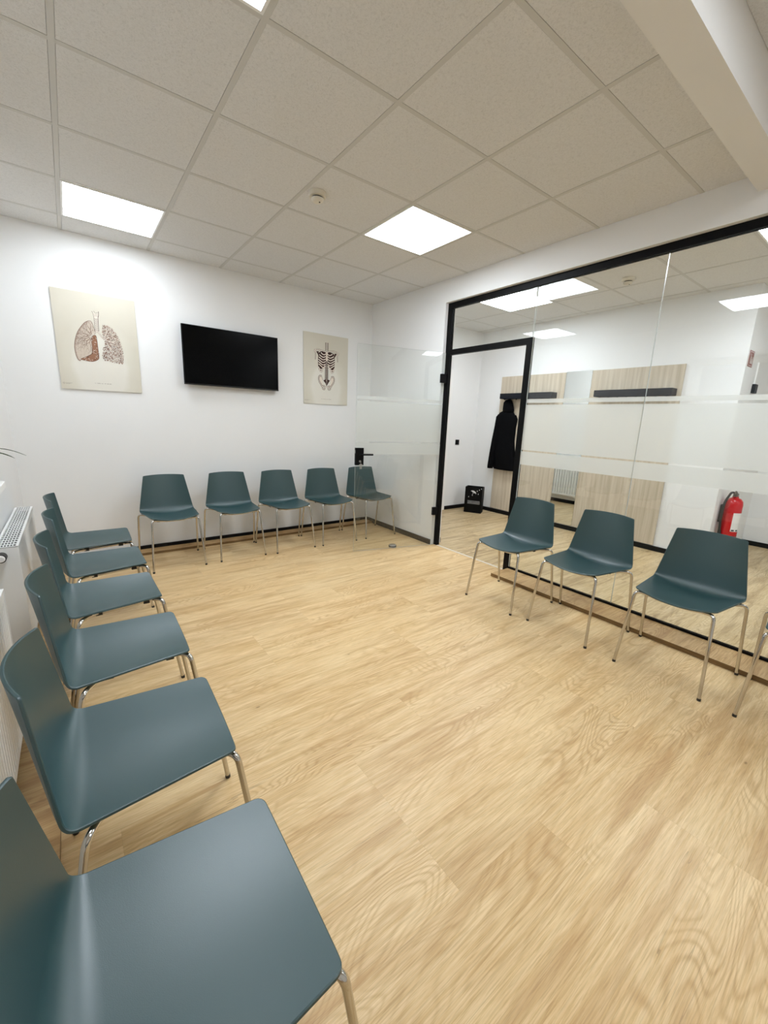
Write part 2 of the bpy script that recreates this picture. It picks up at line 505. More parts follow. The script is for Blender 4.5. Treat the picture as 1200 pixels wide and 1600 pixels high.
def cell(v, grid):
    g = sorted(grid)
    for a, b in zip(g, g[1:]):
        if a - 1e-6 <= v <= b + 1e-6: return a, b
def light(c, z, gx_, gy_, label, group, led=None):
    a, b = cell(c[0], gx_); p, q = cell(c[1], gy_)
    t = thing('ceiling_light', label, 'ceiling light', ((a + b) / 2, (p + q) / 2, z), 0, group)
    hw, hd = (b - a) / 2 - 0.012, (q - p) / 2 - 0.012
    bm = bmesh.new(); fr = 0.012
    box(bm, -hw, hw, -hd, -hd + fr, -0.003, 0.02); box(bm, -hw, hw, hd - fr, hd, -0.003, 0.02)
    box(bm, -hw, -hw + fr, -hd + fr, hd - fr, -0.003, 0.02); box(bm, hw - fr, hw, -hd + fr, hd - fr, -0.003, 0.02)
    obj('frame', bm, WHITEMETAL, t)
    obj('diffuser', bx(-hw + fr, hw - fr, -hd + fr, hd - fr, 0.0, 0.008), led or LED, t)
LG = 'square ceiling lights of the waiting room'
light(MAINL[0], RH, gx, gy, 'lit square ceiling light nearest the lung poster', LG, LED_DIM)
light(MAINL[1], RH, gx, gy, 'lit square ceiling light beside the smoke detector, above the room centre', LG)
light(MAINL[2], RH, gx, gy, 'lit square ceiling light cut off by the top edge of the photo', LG)
light(NEARL[0], 2.92, gx, ny, 'lit square ceiling light in the raised ceiling on the camera side of the beam', LG, LED_NEAR)
for c, lb in zip(HALLL, ('lit square ceiling light in the hall above the doorway side', 'lit square ceiling light in the hall cut off by the right edge of the photo', 'lit square ceiling light far down the hall')):
    light(c, HH, [0.15] + hx, hy, lb, 'square ceiling lights of the hall', LED_HALL)

def smoke(loc, label):
    t = thing('smoke_detector', label, 'smoke detector', loc, 0, 'smoke detectors')
    bm = bmesh.new(); lathe(bm, [(0, 0), (0.058, 0), (0.058, -0.014), (0.052, -0.024), (0.040, -0.026), (0, -0.026)])
    obj('base', bm, CREAMPLASTIC, t, True, 40)
    bm = bmesh.new(); lathe(bm, [(0, -0.026), (0.034, -0.026), (0.034, -0.034), (0, -0.034)])
    obj('vent_gap', bm, DARK, t)
    bm = bmesh.new(); lathe(bm, [(0, -0.034), (0.040, -0.034), (0.038, -0.044), (0.028, -0.052), (0, -0.053)])
    obj('cap', bm, CREAMPLASTIC, t, True, 40)
    bm = bmesh.new(); lathe(bm, [(0, -0.0525), (0.005, -0.0525), (0.005, -0.0545), (0, -0.0545)], c=(0.01, -0.01, 0))
    obj('indicator', bm, DARK, t)
smoke((-1.775, -1.89, RH), 'round cream smoke detector on the waiting room ceiling')
smoke((1.165, -2.54, HH), 'round cream smoke detector on the hall ceiling, seen through glass')

# ------------------------------------------------------------------ glazed partition
GX0, GX1 = 0.04, 0.08     # frame faces
part = tag(bpy.data.objects.new('window_1', None), kind='structure'); COL.objects.link(part)
part.location = (0.06, -2.3, 0)
def pl(name, bm, mats, **k):
    for v in bm.verts: v.co -= Vector((0.06, -2.3, 0))
    return obj(name, bm, mats, part, **k)
Y1, YE = -1.305, -5.3
bm = bmesh.new()
box(bm, GX0, GX1, YE, Y1, 2.522, 2.575)                       # head
box(bm, GX0, GX1, Y1 - 0.058, Y1, 0.0, 2.522)                 # post at the wall
box(bm, GX0, GX1, -2.338, Y1 - 0.058, 2.07, 2.122)            # rail over the door
box(bm, GX0, GX1, -2.338, -2.288, 0.0, 2.07)                  # post between door and glass
pl('frame', bm, BLACK)
pl('track', bx(GX0 + 0.008, GX1 - 0.008, YE, -2.338, 0.03, 0.046), BLACK)
def pane(y0, y1, z0, z1):
    bm = bmesh.new(); box(bm, 0.055, 0.065, y0, y1, z0, z1, 0)
    for f in bm.faces:
        if abs(f.normal.x) < 0.5: f.material_index = 1
    bm.normal_update()
    for f in bm.faces: f.material_index = 0 if abs(f.normal.x) > 0.5 else 1
    return pl('glass_pane', bm, [GLASS, GEDGE])
pane(-2.328, Y1 - 0.058, 2.122, 2.522)
def mpane(y0, y1):
    # tall panes; the first one also rises over the door post
    return pane(y0, y1, 0.046, 2.522)
mpane(-3.299, -2.340); mpane(-4.269, -3.301); mpane(-5.2, -4.271)
def film(y0, y1, x=0.0545):
    bm = bmesh.new()
    for z0, z1 in ((1.577, 1.609), (1.166, 1.560), (1.034, 1.153)):
        quad(bm, [(x, y0, z0), (x, y1, z0), (x, y1, z1), (x, y0, z1)])
    return pl('frosted_film', bm, FROST)
film(-3.298, -2.340); film(-4.268, -3.302); film(-5.2, -4.272)

# glass door leaf, open into the room
hx0, hy0 = 0.028, -1.335
fx, fy = -0.922, -1.09
ang = math.atan2(fy - hy0, fx - hx0); LEN = math.hypot(fx - hx0, fy - hy0)
door = tag(bpy.data.objects.new('door_1', None), kind='structure'); COL.objects.link(door)
door.location = (hx0, hy0, 0); door.rotation_euler = (0, 0, ang)
bm = bmesh.new(); box(bm, 0.012, LEN, -0.004, 0.004, 0.008, 2.09)
bm.normal_update()
for f in bm.faces: f.material_index = 0 if abs(f.normal.y) > 0.5 else 1
obj('glass_pane', bm, [GLASS, GEDGE], door)
bm = bmesh.new()
for z0, z1 in ((1.577, 1.609), (1.166, 1.560), (1.034, 1.153)):
    quad(bm, [(0.012, 0.0047, z0), (LEN - 0.001, 0.0047, z0), (LEN - 0.001, 0.0047, z1), (0.012, 0.0047, z1)])
obj('frosted_film', bm, FROST, door)
for z in (1.835, 0.40):
    hg = obj('hinge', bx(-0.012, 0.055, -0.014, 0.016, z - 0.045, z + 0.045, bev=0.003), BLACK, door)
lk = obj('lock_case', bx(LEN - 0.085, LEN + 0.002, -0.018, 0.018, 0.925, 1.10, bev=0.003), BLACK, door)
for sg in (1, -1):
    bm = bmesh.new()
    tube(bm, fillet([(LEN - 0.045, sg * 0.016, 1.035), (LEN - 0.045, sg * 0.055, 1.035), (LEN - 0.172, sg * 0.055, 1.035)], 0.012, 4), 0.009, 10)
    obj('lever_handle', bm, BLACK, lk, True, 50)
    bm = bmesh.new()
    tube(bm, [(LEN - 0.045, sg * 0.017, 0.965), (LEN - 0.045, sg * 0.026, 0.965)], 0.011, 14)
    obj('lock_cylinder', bm, STEEL, lk, True, 40)
bm = bmesh.new()
box(bm, LEN + 0.002, LEN + 0.008, -0.006, 0.006, 1.045, 1.075)
obj('latch', bm, STEEL, lk)
keys = thing('key_bunch', 'small steel keys hanging from the lock of the open glass door', 'keys', (0, 0, 0))
cA, sA = math.cos(ang), math.sin(ang)
keys.location = (hx0 + cA * (LEN - 0.045) - sA * 0.03, hy0 + sA * (LEN - 0.045) + cA * 0.03, 0.965); keys.rotation_euler = (0, 0, ang)
bm = bmesh.new(); box(bm, -0.003, 0.003, -0.004, 0.018, -0.009, 0.009, bev=0.001); tube(bm, [(0, -0.004, 0), (0, -0.028, 0)], 0.003, 8)
obj('key', bm, STEEL, keys)
bm = bmesh.new(); tube(bm, [(0, 0.014 + 0.012 * math.sin(a), -0.012 + 0.012 * math.cos(a)) for a in [2 * math.pi * k / 16 for k in range(17)]], 0.001, 6)
obj('ring', bm, STEEL, keys)
for dx in (-0.006, 0.007):
    bm = bmesh.new(); lathe(bm, [(0, 0.003), (0.010, 0.003), (0.010, -0.001), (0, -0.001)], seg=16)
    for v in bm.verts: v.co = Vector((v.co.x + dx, 0.016 + v.co.z, v.co.y - 0.034))
    box(bm, dx - 0.004, dx + 0.003, 0.015, 0.018, -0.075, -0.04)
    obj('key', bm, STEEL, keys)

# door stop on the floor
t = thing('door_stop', 'round steel door stop on the floor against the open glass door', 'door stop', (-0.462, -1.130, 0))
t.location = (-0.452, -1.168, 0)
bm = bmesh.new(); lathe(bm, [(0, 0), (0.040, 0), (0.040, 0.012), (0, 0.012)]); obj('base', bm, STEEL, t, True, 40)
bm = bmesh.new(); lathe(bm, [(0, 0.012), (0.043, 0.012), (0.043, 0.022), (0, 0.022)]); obj('rubber_ring', bm, RUBBER, t, True, 40)
bm = bmesh.new(); lathe(bm, [(0, 0.022), (0.040, 0.022), (0.037, 0.030), (0, 0.031)]); obj('cap', bm, STEEL, t, True, 40)

# hall doorway (closed white door in the end wall)
d2 = tag(bpy.data.objects.new('door_2', None), kind='structure'); COL.objects.link(d2); d2.location = (1.0, 0.05, 0)
bm = bmesh.new()
for a in ((0.55 - 1.0, 0.62 - 1.0, -0.045, 0.1, 0, 2.20), (1.455 - 1.0, 1.525 - 1.0, -0.045, 0.1, 0, 2.17), (0.62 - 1.0, 1.455 - 1.0, -0.045, 0.1, 2.10, 2.20)): box(bm, *a)
obj('door_frame', bm, WHITEMETAL, d2)
obj('door_leaf', bx(0.62 - 1.0, 1.455 - 1.0, -0.01, 0.03, 0.005, 2.10), WHITEMETAL, d2)
bm = bmesh.new(); tube(bm, fillet([(0.40, -0.01, 1.04), (0.40, -0.06, 1.04), (0.28, -0.06, 1.04)], 0.012, 4), 0.009, 10); lathe(bm, [(0, 0), (0.001, 0)], c=(0.4, -0.01, 1.04))
obj('door_handle', bm, STEEL, d2, True, 50)

# ------------------------------------------------------------------ window and sill on the left
w2 = tag(bpy.data.objects.new('window_2', None), kind='structure'); COL.objects.link(w2); w2.location = (LX - 0.22, (WY0 + WY1) / 2, WZ0)
bm = bmesh.new(); hw = (WY1 - WY0) / 2; H = WZ1 - WZ0
for a in ((-0.03, 0.03, -hw, hw, 0, 0.07), (-0.03, 0.03, -hw, hw, H - 0.07, H), (-0.03, 0.03, -hw, -hw + 0.07, 0.07, H - 0.07), (-0.03, 0.03, hw - 0.07, hw, 0.07, H - 0.07), (-0.03, 0.03, -0.05, 0.05, 0.07, H - 0.07)): box(bm, *a)
obj('window_frame', bm, WHITEMETAL, w2)
bm = bmesh.new(); box(bm, -0.005, 0.005, -hw + 0.07, -0.05, 0.07, H - 0.07); box(bm, -0.005, 0.005, 0.05, hw - 0.07, 0.07, H - 0.07)
obj('glass_pane', bm, GLASS, w2)
bm = bmesh.new(); box(bm, LX - 0.19, -3.45, WY0 - 0.05, -2.20, 1.03, 1.06, bev=0.003)
struct('trim_sill', bm, SILL)

# potted plant on the sill
t = thing('potted_plant', 'potted plant with long thin green leaves on the window sill', 'plant', (-3.525, -2.46, 1.06))
bm = bmesh.new(); lathe(bm, [(0, 0), (0.052, 0), (0.070, 0.115), (0.064, 0.115), (0.060, 0.10), (0, 0.10)]); obj('pot', bm, POT, t, True, 40)
bm = bmesh.new(); lathe(bm, [(0, 0.1005), (0.0595, 0.1005), (0.0595, 0.101), (0, 0.104)]); obj('soil', bm, SOIL, t)
def leaf(p0, p1, p2, wdt):
    bm = bmesh.new(); n = 14; L_ = []
    a, b, c = Vector(p0), Vector(p1), Vector(p2)
    for i in range(n + 1):
        s = i / n
        p = a * (1 - s) ** 2 + b * 2 * s * (1 - s) + c * s * s
        tg = ((b - a) * (1 - s) + (c - b) * s).normalized()
        sd = tg.cross(Vector((0, 0, 1))).normalized()
        wd = wdt * (math.sin(math.pi * min(1, s * 0.9 + 0.1)) ** 0.7) * (1 if s < 0.98 else 0.05) + 0.0003
        nn = sd.cross(tg).normalized()
        L_.append([bm.verts.new(p - sd * wd + nn * wd * .3), bm.verts.new(p), bm.verts.new(p + sd * wd + nn * wd * .3),
                   bm.verts.new(p + sd * wd + nn * (wd * .3 - .0008)), bm.verts.new(p - nn * .0008), bm.verts.new(p - sd * wd + nn * (wd * .3 - .0008))])
    for q, r_ in zip(L_, L_[1:]):
        for k in range(6): bm.faces.new((q[k], q[(k + 1) % 6], r_[(k + 1) % 6], r_[k]))
    bm.faces.new(L_[0]); bm.faces.new(L_[-1])
    return bm
for p1, p2, wd in (((0.05, 0.03, 0.20), (0.162, 0.20, 0.113), .006), ((0.05, 0.0, 0.18), (0.125, 0.185, 0.104), .009), ((-0.03, -0.05, 0.26), (-0.05, -0.16, 0.24), .008),
                   ((0.0, -0.04, 0.3), (0.05, -0.13, 0.33), .008), ((-0.03, 0.03, 0.28), (-0.06, 0.08, 0.36), .008), ((0.02, -0.05, 0.2), (0.07, -0.2, 0.16), .008)):
    obj('leaf', leaf((0, 0, 0.10), p1, p2, wd), LEAF, t, True)

# ------------------------------------------------------------------ radiators
def radiator(label, x0, x1, y0, y1, z0, z1, face=1, valve=None, group=None, cat='radiator', pitch=0.0333, rib=0.006):
    """flat panel radiator; face=+1: front towards +x"""
    L_ = y1 - y0; Hh = z1 - z0; D = x1 - x0
    t = thing('radiator', label, cat, ((x0 + x1) / 2, (y0 + y1) / 2, 0), 0, group)
    hx_, hy_ = D / 2, L_ / 2
    for sx in (1, -1):
        bm = bmesh.new()
        n = int(L_ / pitch); prof = []
        for k in range(n):
            yb = -hy_ + 0.012 + (L_ - 0.024) * k / n; p = (L_ - 0.024) / n
            prof += [(yb, 0), (yb + p * .30, 0), (yb + p * .45, -rib), (yb + p * .80, -rib), (yb + p * .95, 0)] if rib < .01 else [(yb, 0), (yb + p * .60, 0), (yb + p * .63, -rib), (yb + p * .93, -rib), (yb + p * .96, 0)]
        prof.append((hy_ - 0.012, 0))
        X = sx * (hx_ - 0.001)
        rows = [(z0 + 0.0, 0), (z0 + 0.03, 0), (z0 + 0.045, 1), (z1 - 0.055, 1), (z1 - 0.04, 0), (z1 - 0.004, 0)]
        g = [[bm.verts.new((X + sx * d * m, y, z)) for y, d in prof] for z, m in rows]
        for a, b in zip(g, g[1:]):
            for k in range(len(a) - 1): bm.faces.new((a[k], a[k + 1], b[k + 1], b[k]))
        ret = bmesh.ops.extrude_face_region(bm, geom=list(bm.faces))
        for v in ret['geom']:
            if isinstance(v, bmesh.types.BMVert): v.co.x = sx * (hx_ - 0.004 - rib)
        obj('front_panel' if sx == face else 'rear_panel', bm, WHITEMETAL, t)
    for sy in (1, -1):
        bm = bmesh.new(); y_ = sy * hy_
        box(bm, -hx_, hx_, min(y_, y_ - sy * 0.003), max(y_, y_ - sy * 0.003), z0 + 0.01, z1, bev=0.001)
        obj('side_cover', bm, WHITEMETAL, t)
    bm = bmesh.new()
    nx, ny_ = 6, max(8, int(L_ / 0.047))
    m_ = 0.012
    box(bm, -hx_, -hx_ + m_, -hy_, hy_, z1 - 0.004, z1); box(bm, hx_ - m_, hx_, -hy_, hy_, z1 - 0.004, z1)
    for k in range(1, nx):
        x = -hx_ + m_ + (D - 2 * m_) * k / nx; box(bm, x - 0.0016, x + 0.0016, -hy_, hy_, z1 - 0.004, z1)
    for k in range(ny_ + 1):
        y = -hy_ + 0.006 + (L_ - 0.012) * k / ny_; box(bm, -hx_ + m_, hx_ - m_, y - 0.006, y + 0.006, z1 - 0.0035, z1 - 0.0002)
    obj('top_grille', bm, WHITEMETAL, t)
    bm = bmesh.new(); box(bm, -hx_ + 0.006 + rib, hx_ - 0.006 - rib, -hy_ + 0.01, hy_ - 0.01, z0 + 0.05, z1 - 0.03)
    obj('convector_core', bm, simple('core_shade', (0.03, 0.03, 0.03, 1), 0.7), t)  # solid block coloured near-black: painted shade of the interior below the grille
    for sy in (1, -1):
        bm = bmesh.new(); y_ = sy * (hy_ - 0.15)
        xw = -face * hx_
        box(bm, min(xw, xw - face * 0.0105), max(xw, xw - face * 0.0105), y_ - 0.012, y_ + 0.012, z0 + 0.1, z1 - 0.08)
        obj('bracket', bm, WHITEMETAL, t)
    if valve:
        yv, zv, xv = valve
        v = bmesh.new(); tube(v, [(xv, yv, zv), (xv, yv - 0.012, zv)], 0.014, 20); ob = obj('valve', v, STEEL, t, True, 40)
        v = bmesh.new(); tube(v, [(xv, yv - 0.012, zv), (xv, yv - 0.02, zv), (xv, yv - 0.07, zv)], [0.016, 0.022, 0.022], 24); obj('valve_grip', v, RUBBER, ob, True, 40)
        v = bmesh.new(); tube(v, [(xv, yv - 0.07, zv), (xv, yv - 0.078, zv)], [0.018, 0.014], 24); obj('valve_cap', v, WHITEPLASTIC, ob, True, 40)
    return t
RG = 'radiators below the window'
radiator('white panel radiator with top grille nearest the back wall', -3.578, -3.480, -1.82, -0.70, 0.08, 0.667, 1, valve=(-0.56, 0.625, -0.018), group=RG)
radiator('white panel radiator behind the nearest chairs at the left edge', -3.578, -3.478, -4.1, -2.48, 0.08, 0.667, 1, group=RG)
radiator('white radiator on the hall side of the partition, seen in the mirror', 0.165, 0.262, -1.12, -0.12, 0.15, 0.88, 1, pitch=0.05, rib=0.030)

# ------------------------------------------------------------------ chairs
def chair_shell():
    NS = 18
    e0 = [0, .001, .003, .007, .012, .018]
    seatL = [k / 1.0 for k in (0.16, 0.28, 0.42, 0.56, 0.70, 0.84)]
    grid = []
    def prof(s):
        a = s * s
        Pf = Vector((-0.053 - 0.010 * a, 0.449 + 0.030 * a))
        Pc = Vector((-0.462 + 0.028 * a, 0.430 + 0.040 * a))
        Pb = Vector((-0.522 + 0.045 * a, 0.795 - 0.005 * a))
        r = 0.070 - 0.042 * a
        return Pf, Pc, Pb, r
    mid = 12 + 5
    def column(s):
        Pf, Pc, Pb, r = prof(s)
        d1 = (Pf - Pc); d2 = (Pb - Pc)
        A = Pc + d1.normalized() * r; B = Pc + d2.normalized() * r
        pts = []
        L1 = (Pf - A).length
        for e in e0: pts.append((Pf + (A - Pf) * (e / L1), 0.018, e))
        for k in seatL: pts.append((Pf + (A - Pf) * (0.021 / L1 + (1 - 0.021 / L1) * k), 0, 0))
        for k in range(11):
            u_ = k / 10; pts.append((A * (1 - u_) ** 2 + Pc * 2 * u_ * (1 - u_) + B * u_ * u_, 0, 0))
        L2 = (Pb - B).length
        for k in (0.15, 0.3, 0.45, 0.6, 0.75, 0.88): pts.append((B + (Pb - B) * k, 0, 0))
        for e in (.006, .0035, .0018, .0005, 0): pts.append((Pb + (B - Pb) * (e / L2), 0.006, e))
        return pts
    n = len(column(0))
    def halfw(j, p):
        if j <= mid: return 0.193 + (0.229 - 0.193) * min(1, max(0, (-.06 - p.x) / .36))
        return 0.229 - (0.229 - 0.170) * min(1, max(0, (p.y - 0.475) / 0.315))
    for i in range(NS + 1):
        s = -1 + 2 * i / NS; col = []
        base = column(s)
        for j in range(n):
            p, r_, e = base[j]
            wd = halfw(j, p)
            cut = (r_ - math.sqrt(max(0, r_ * r_ - (r_ - e) ** 2))) if r_ else 0
            if cut > 0:
                se = s * (wd - cut) / wd          # stay on the curved surface where the corner is rounded off
                p = column(se)[j][0]
            col.append(Vector((s * (wd - cut), -p.x, p.y)))
        grid.append(col)
    # local axes: chair faces -y, origin under the front feet (y = +back)
    NI, NJ = len(grid), n
    def nrm(i, j):
        a = grid[min(i + 1, NI - 1)][j] - grid[max(i - 1, 0)][j]
        b = grid[i][min(j + 1, NJ - 1)] - grid[i][max(j - 1, 0)]
        return a.cross(b).normalized()
    th = 0.0085
    bm = bmesh.new()
    top = [[bm.verts.new(grid[i][j]) for j in range(NJ)] for i in range(NI)]
    bot = [[None] * NJ for _ in range(NI)]
    for i in range(NI):
        for j in range(NJ):
            nn = nrm(i, j)
            if nn.z < 0 and j < mid: nn = -nn
            bot[i][j] = bm.verts.new(grid[i][j] - nn * th)
    for i in range(NI - 1):
        for j in range(NJ - 1):
            bm.faces.new((top[i][j], top[i + 1][j], top[i + 1][j + 1], top[i][j + 1]))
            bm.faces.new((bot[i][j], bot[i][j + 1], bot[i + 1][j + 1], bot[i + 1][j]))
    loop = [(i, 0) for i in range(NI)] + [(NI - 1, j) for j in range(1, NJ)] + [(i, NJ - 1) for i in range(NI - 2, -1, -1)] + [(0, j) for j in range(NJ - 2, 0, -1)]
    cen = Vector((0, 0.3, 0.5))
    rim = []
    for k, (i, j) in enumerate(loop):
        a = Vector(top[i][j].co); b = Vector(bot[i][j].co)
        pi, pj = loop[k - 1]; qi, qj = loop[(k + 1) % len(loop)]
        tg = (grid[qi][qj] - grid[pi][pj]).normalized()
        out = tg.cross((a - b).normalized()).normalized()
        rim.append([bm.verts.new(a * .75 + b * .25 + out * 0.0022), bm.verts.new(a * .25 + b * .75 + out * 0.0022)])
    N = len(loop)
    for k in range(N):
        i, j = loop[k]; i2, j2 = loop[(k + 1) % N]
        r1, r2 = rim[k], rim[(k + 1) % N]
        bm.faces.new((top[i][j], top[i2][j2], r2[0], r1[0]))
        bm.faces.new((r1[0], r2[0], r2[1], r1[1]))
        bm.faces.new((r1[1], r2[1], bot[i2][j2], bot[i][j]))
    return bm

def make_chair(label, group):
    t = thing('waiting_room_chair', label, 'chair', (0, 0, 0), 0, group)
    obj('seat_shell', chair_shell(), SHELL, t, True, 28)
    r = 0.0088
    for sx in (1, -1):
        # front leg: foot, up, bend inward under the shell
        bm = bmesh.new()
        tube(bm, fillet([(sx * 0.216, 0.0, 0.012), (sx * 0.190, 0.060, 0.457), (sx * 0.137, 0.095, 0.443)], 0.035, 7), r, 12)
        lg = obj('leg', bm, CHROME, t, True, 50)
        bm = bmesh.new(); tube(bm, [(sx * 0.2166, -0.001, 0.0), (sx * 0.2163, 0.0, 0.014)], 0.0094, 12); obj('foot_glide', bm, RUBBER, lg, True, 50)
        bm = bmesh.new()
        tube(bm, fillet([(sx * 0.260, 0.475, 0.012), (sx * 0.249, 0.402, 0.452), (sx * 0.165, 0.360, 0.438)], 0.035, 7), r, 12)
        lg = obj('leg', bm, CHROME, t, True, 50)
        bm = bmesh.new(); tube(bm, [(sx * 0.2603, 0.476, 0.0), (sx * 0.260, 0.475, 0.014)], 0.0094, 12); obj('foot_glide', bm, RUBBER, lg, True, 50)
        bm = bmesh.new()
        tube(bm, fillet([(sx * 0.165, 0.360, 0.438), (sx * 0.145, 0.34, 0.431), (sx * 0.133, 0.12, 0.442), (sx * 0.137, 0.095, 0.443)], 0.02, 4), r, 12)
        rl = obj('side_rail', bm, CHROME, t, True, 50)
        for yy, xx in ((0.125, 0.130), (0.325, 0.140)):
            bm = bmesh.new(); box(bm, sx * xx - 0.013, sx * xx + 0.013, yy - 0.014, yy + 0.014, 0.428 if yy < .3 else 0.422, 0.4405 if yy > .3 else 0.453, bev=0.002)
            obj('mounting_clip', bm, RUBBER, rl)
    bm = bmesh.new(); tube(bm, [(-0.137, 0.095, 0.443), (-0.07, 0.10, 0.431), (0.07, 0.10, 0.431), (0.137, 0.095, 0.443)], 0.007, 10)
    obj('cross_bar', bm, CHROME, t, True, 50)
    return t

def dup(root):
    r = root.copy(); COL.objects.link(r)
    for ch in list(root.children):
        c = ch.copy(); COL.objects.link(c); c.parent = r
        for g in ch.children:
            d = g.copy(); COL.objects.link(d); d.parent = c
    return r

GB, GR, GLF = 'teal chairs along the back wall', 'teal chairs in front of the glass partition', 'teal chairs along the radiators'
CH = [
 (-2.527, -0.719, 0.8, 'teal shell chair on chrome legs, leftmost of the row on the back wall', GB),
 (-1.955, -0.716, -0.6, 'teal shell chair on the back wall, under the middle of the television', GB),
 (-1.407, -0.742, 1.2, 'teal shell chair on the back wall, middle of its row of five', GB),
 (-0.877, -0.748, -1.1, 'teal shell chair on the back wall, beneath the skeleton poster', GB),
 (-0.310, -0.753, 0.0, 'teal shell chair in the room corner, seen through the open glass door', GB),
 (-0.722, -2.724, -90.1, 'teal shell chair at the partition, the one nearest the doorway', GR),
 (-0.692, -3.279, -92.0, 'teal shell chair at the partition, second from the doorway', GR),
 (-0.697, -3.890, -90.3, 'teal shell chair at the partition, directly below the fire extinguisher', GR),
 (-0.690, -4.470, -90.0, 'teal shell chair at the partition, cut off by the right edge of the photo', GR),
 (-2.858, -3.979, 89.1, 'teal shell chair filling the bottom left corner, nearest the camera', GLF),
 (-2.854, -3.410, 88.0, 'teal shell chair of the left row, second nearest the camera', GLF),
 (-2.849, -2.817, 88.6, 'teal shell chair of the left row, third nearest the camera', GLF),
 (-2.857, -2.211, 91.0, 'teal shell chair of the left row, third from the back wall', GLF),
 (-2.850, -1.649, 90.7, 'teal shell chair of the left row, second from the back wall', GLF),
 (-2.865, -1.083, 88.5, 'teal shell chair of the left row, nearest the back wall', GLF),
]
proto = make_chair(CH[0][3], CH[0][4])
for k, (x, y, a, lb, g) in enumerate(CH):
    c = proto if k == 0 else dup(proto)
    c.location = (x, y, 0); c.rotation_euler = (0, 0, math.radians(a))
    c['label'] = lb; c['group'] = g

# ------------------------------------------------------------------ television
t = thing('television', 'large black switched-off flat television on the back wall', 'television', (-1.78, -0.075, 1.932))
hw, hh = 0.481, 0.2775
bm = bmesh.new()
bz = 0.008
box(bm, -hw, hw, 0.0, 0.028, -hh, hh, bev=0.003)
obj('casing', bm, BLACK, t)
obj('screen', bx(-hw + bz, hw - bz, -0.0015, 0.001, -hh + 0.014, hh - bz), SCREEN, t)
bm = bmesh.new(); box(bm, -hw, hw, -0.003, 0.002, -hh, -hh + 0.012, bev=0.001); obj('lower_bezel', bm, simple('dark_gloss', (0.01, 0.008, 0.008, 1), 0.25), t)
bm = bmesh.new(); box(bm, -0.2, 0.2, 0.028, 0.045, -0.15, 0.15, bev=0.004); obj('rear_housing', bm, BLACK, t)
bm = bmesh.new(); box(bm, -0.12, 0.12, 0.045, 0.074, -0.1, 0.1); obj('wall_bracket', bm, BLACK, t)

# ------------------------------------------------------------------ posters
def ribbon(bm, pts, wd, y=-0.0006, mi=0):
    """flat printed stroke in the poster plane; widths may vary"""
    n = len(pts)
    if isinstance(wd, (list, tuple)):
        ws = []
        for i in range(n):
            u = i / max(1, n - 1) * (len(wd) - 1); k = min(int(u), len(wd) - 2); ws.append(wd[k] + (wd[k + 1] - wd[k]) * (u - k))
    else: ws = [wd] * n
    vs = []
    for i, (x, z) in enumerate(pts):
        a = pts[max(i - 1, 0)]; b = pts[min(i + 1, n - 1)]
        dx, dz = b[0] - a[0], b[1] - a[1]; L_ = math.hypot(dx, dz) or 1
        nx, nz = -dz / L_, dx / L_
        h = ws[i] / 2
        vs.append((bm.verts.new(((x + nx * h) / 1000, y, (z + nz * h) / 1000)), bm.verts.new(((x - nx * h) / 1000, y, (z - nz * h) / 1000))))
    for p, q in zip(vs, vs[1:]):
        f = bm.faces.new((p[0], p[1], q[1], q[0])); f.material_index = mi
def poly(bm, pts, y=-0.0004, mi=0):
    f = bm.faces.new([bm.verts.new((x / 1000, y, z / 1000)) for x, z in pts]); f.material_index = mi
    bmesh.ops.triangulate(bm, faces=[f])
def smoothline(pts, n=6, closed=False):
    out = []; P = list(pts); N = len(P)
    rng = range(N if closed else N - 1)
    for i in rng:
        g = lambda k: P[k % N] if closed else P[max(0, min(N - 1, k))]
        p0, p1, p2, p3 = g(i - 1), g(i), g(i + 1), g(i + 2)
        for k in range(n):
            u = k / n
            out.append(tuple(0.5 * ((2 * p1[c]) + (-p0[c] + p2[c]) * u + (2 * p0[c] - 5 * p1[c] + 4 * p2[c] - p3[c]) * u * u + (-p0[c] + 3 * p1[c] - 3 * p2[c] + p3[c]) * u ** 3) for c in (0, 1)))
    out.append(P[0] if closed else P[-1])
    return out
def inside(p, pg):
    r = False; x, y = p
    for i in range(len(pg)):
        a, b = pg[i], pg[i - 1]
        if (a[1] > y) != (b[1] > y) and x < (b[0] - a[0]) * (y - a[1]) / (b[1] - a[1]) + a[0]: r = not r
    return r
def branch(bm, p, ang_, length, wd, depth, area, rnd, y, mi, spread=0.55):
    if depth == 0 or length < 5: return
    pts = [p]; a = ang_
    for k in range(4):
        a += rnd.uniform(-.16, .16)
        q = (pts[-1][0] + math.cos(a) * length / 4, pts[-1][1] + math.sin(a) * length / 4)
        if not inside(q, area): break
        pts.append(q)
    if len(pts) < 2: return
    ribbon(bm, pts, [wd * (1 - .45 * k / (len(pts) - 1)) for k in range(len(pts))], y, mi)
    for sg in (-1, 1):
        branch(bm, pts[-1], a + sg * rnd.uniform(spread * .5, spread * 1.2), length * rnd.uniform(.62, .85), wd * .62, depth - 1, area, rnd, y, mi, spread)
    if len(pts) > 2 and rnd.random() < .7:
        branch(bm, pts[2], a + rnd.choice((-1, 1)) * rnd.uniform(.7, 1.1), length * .6, wd * .5, depth - 1, area, rnd, y, mi, spread)

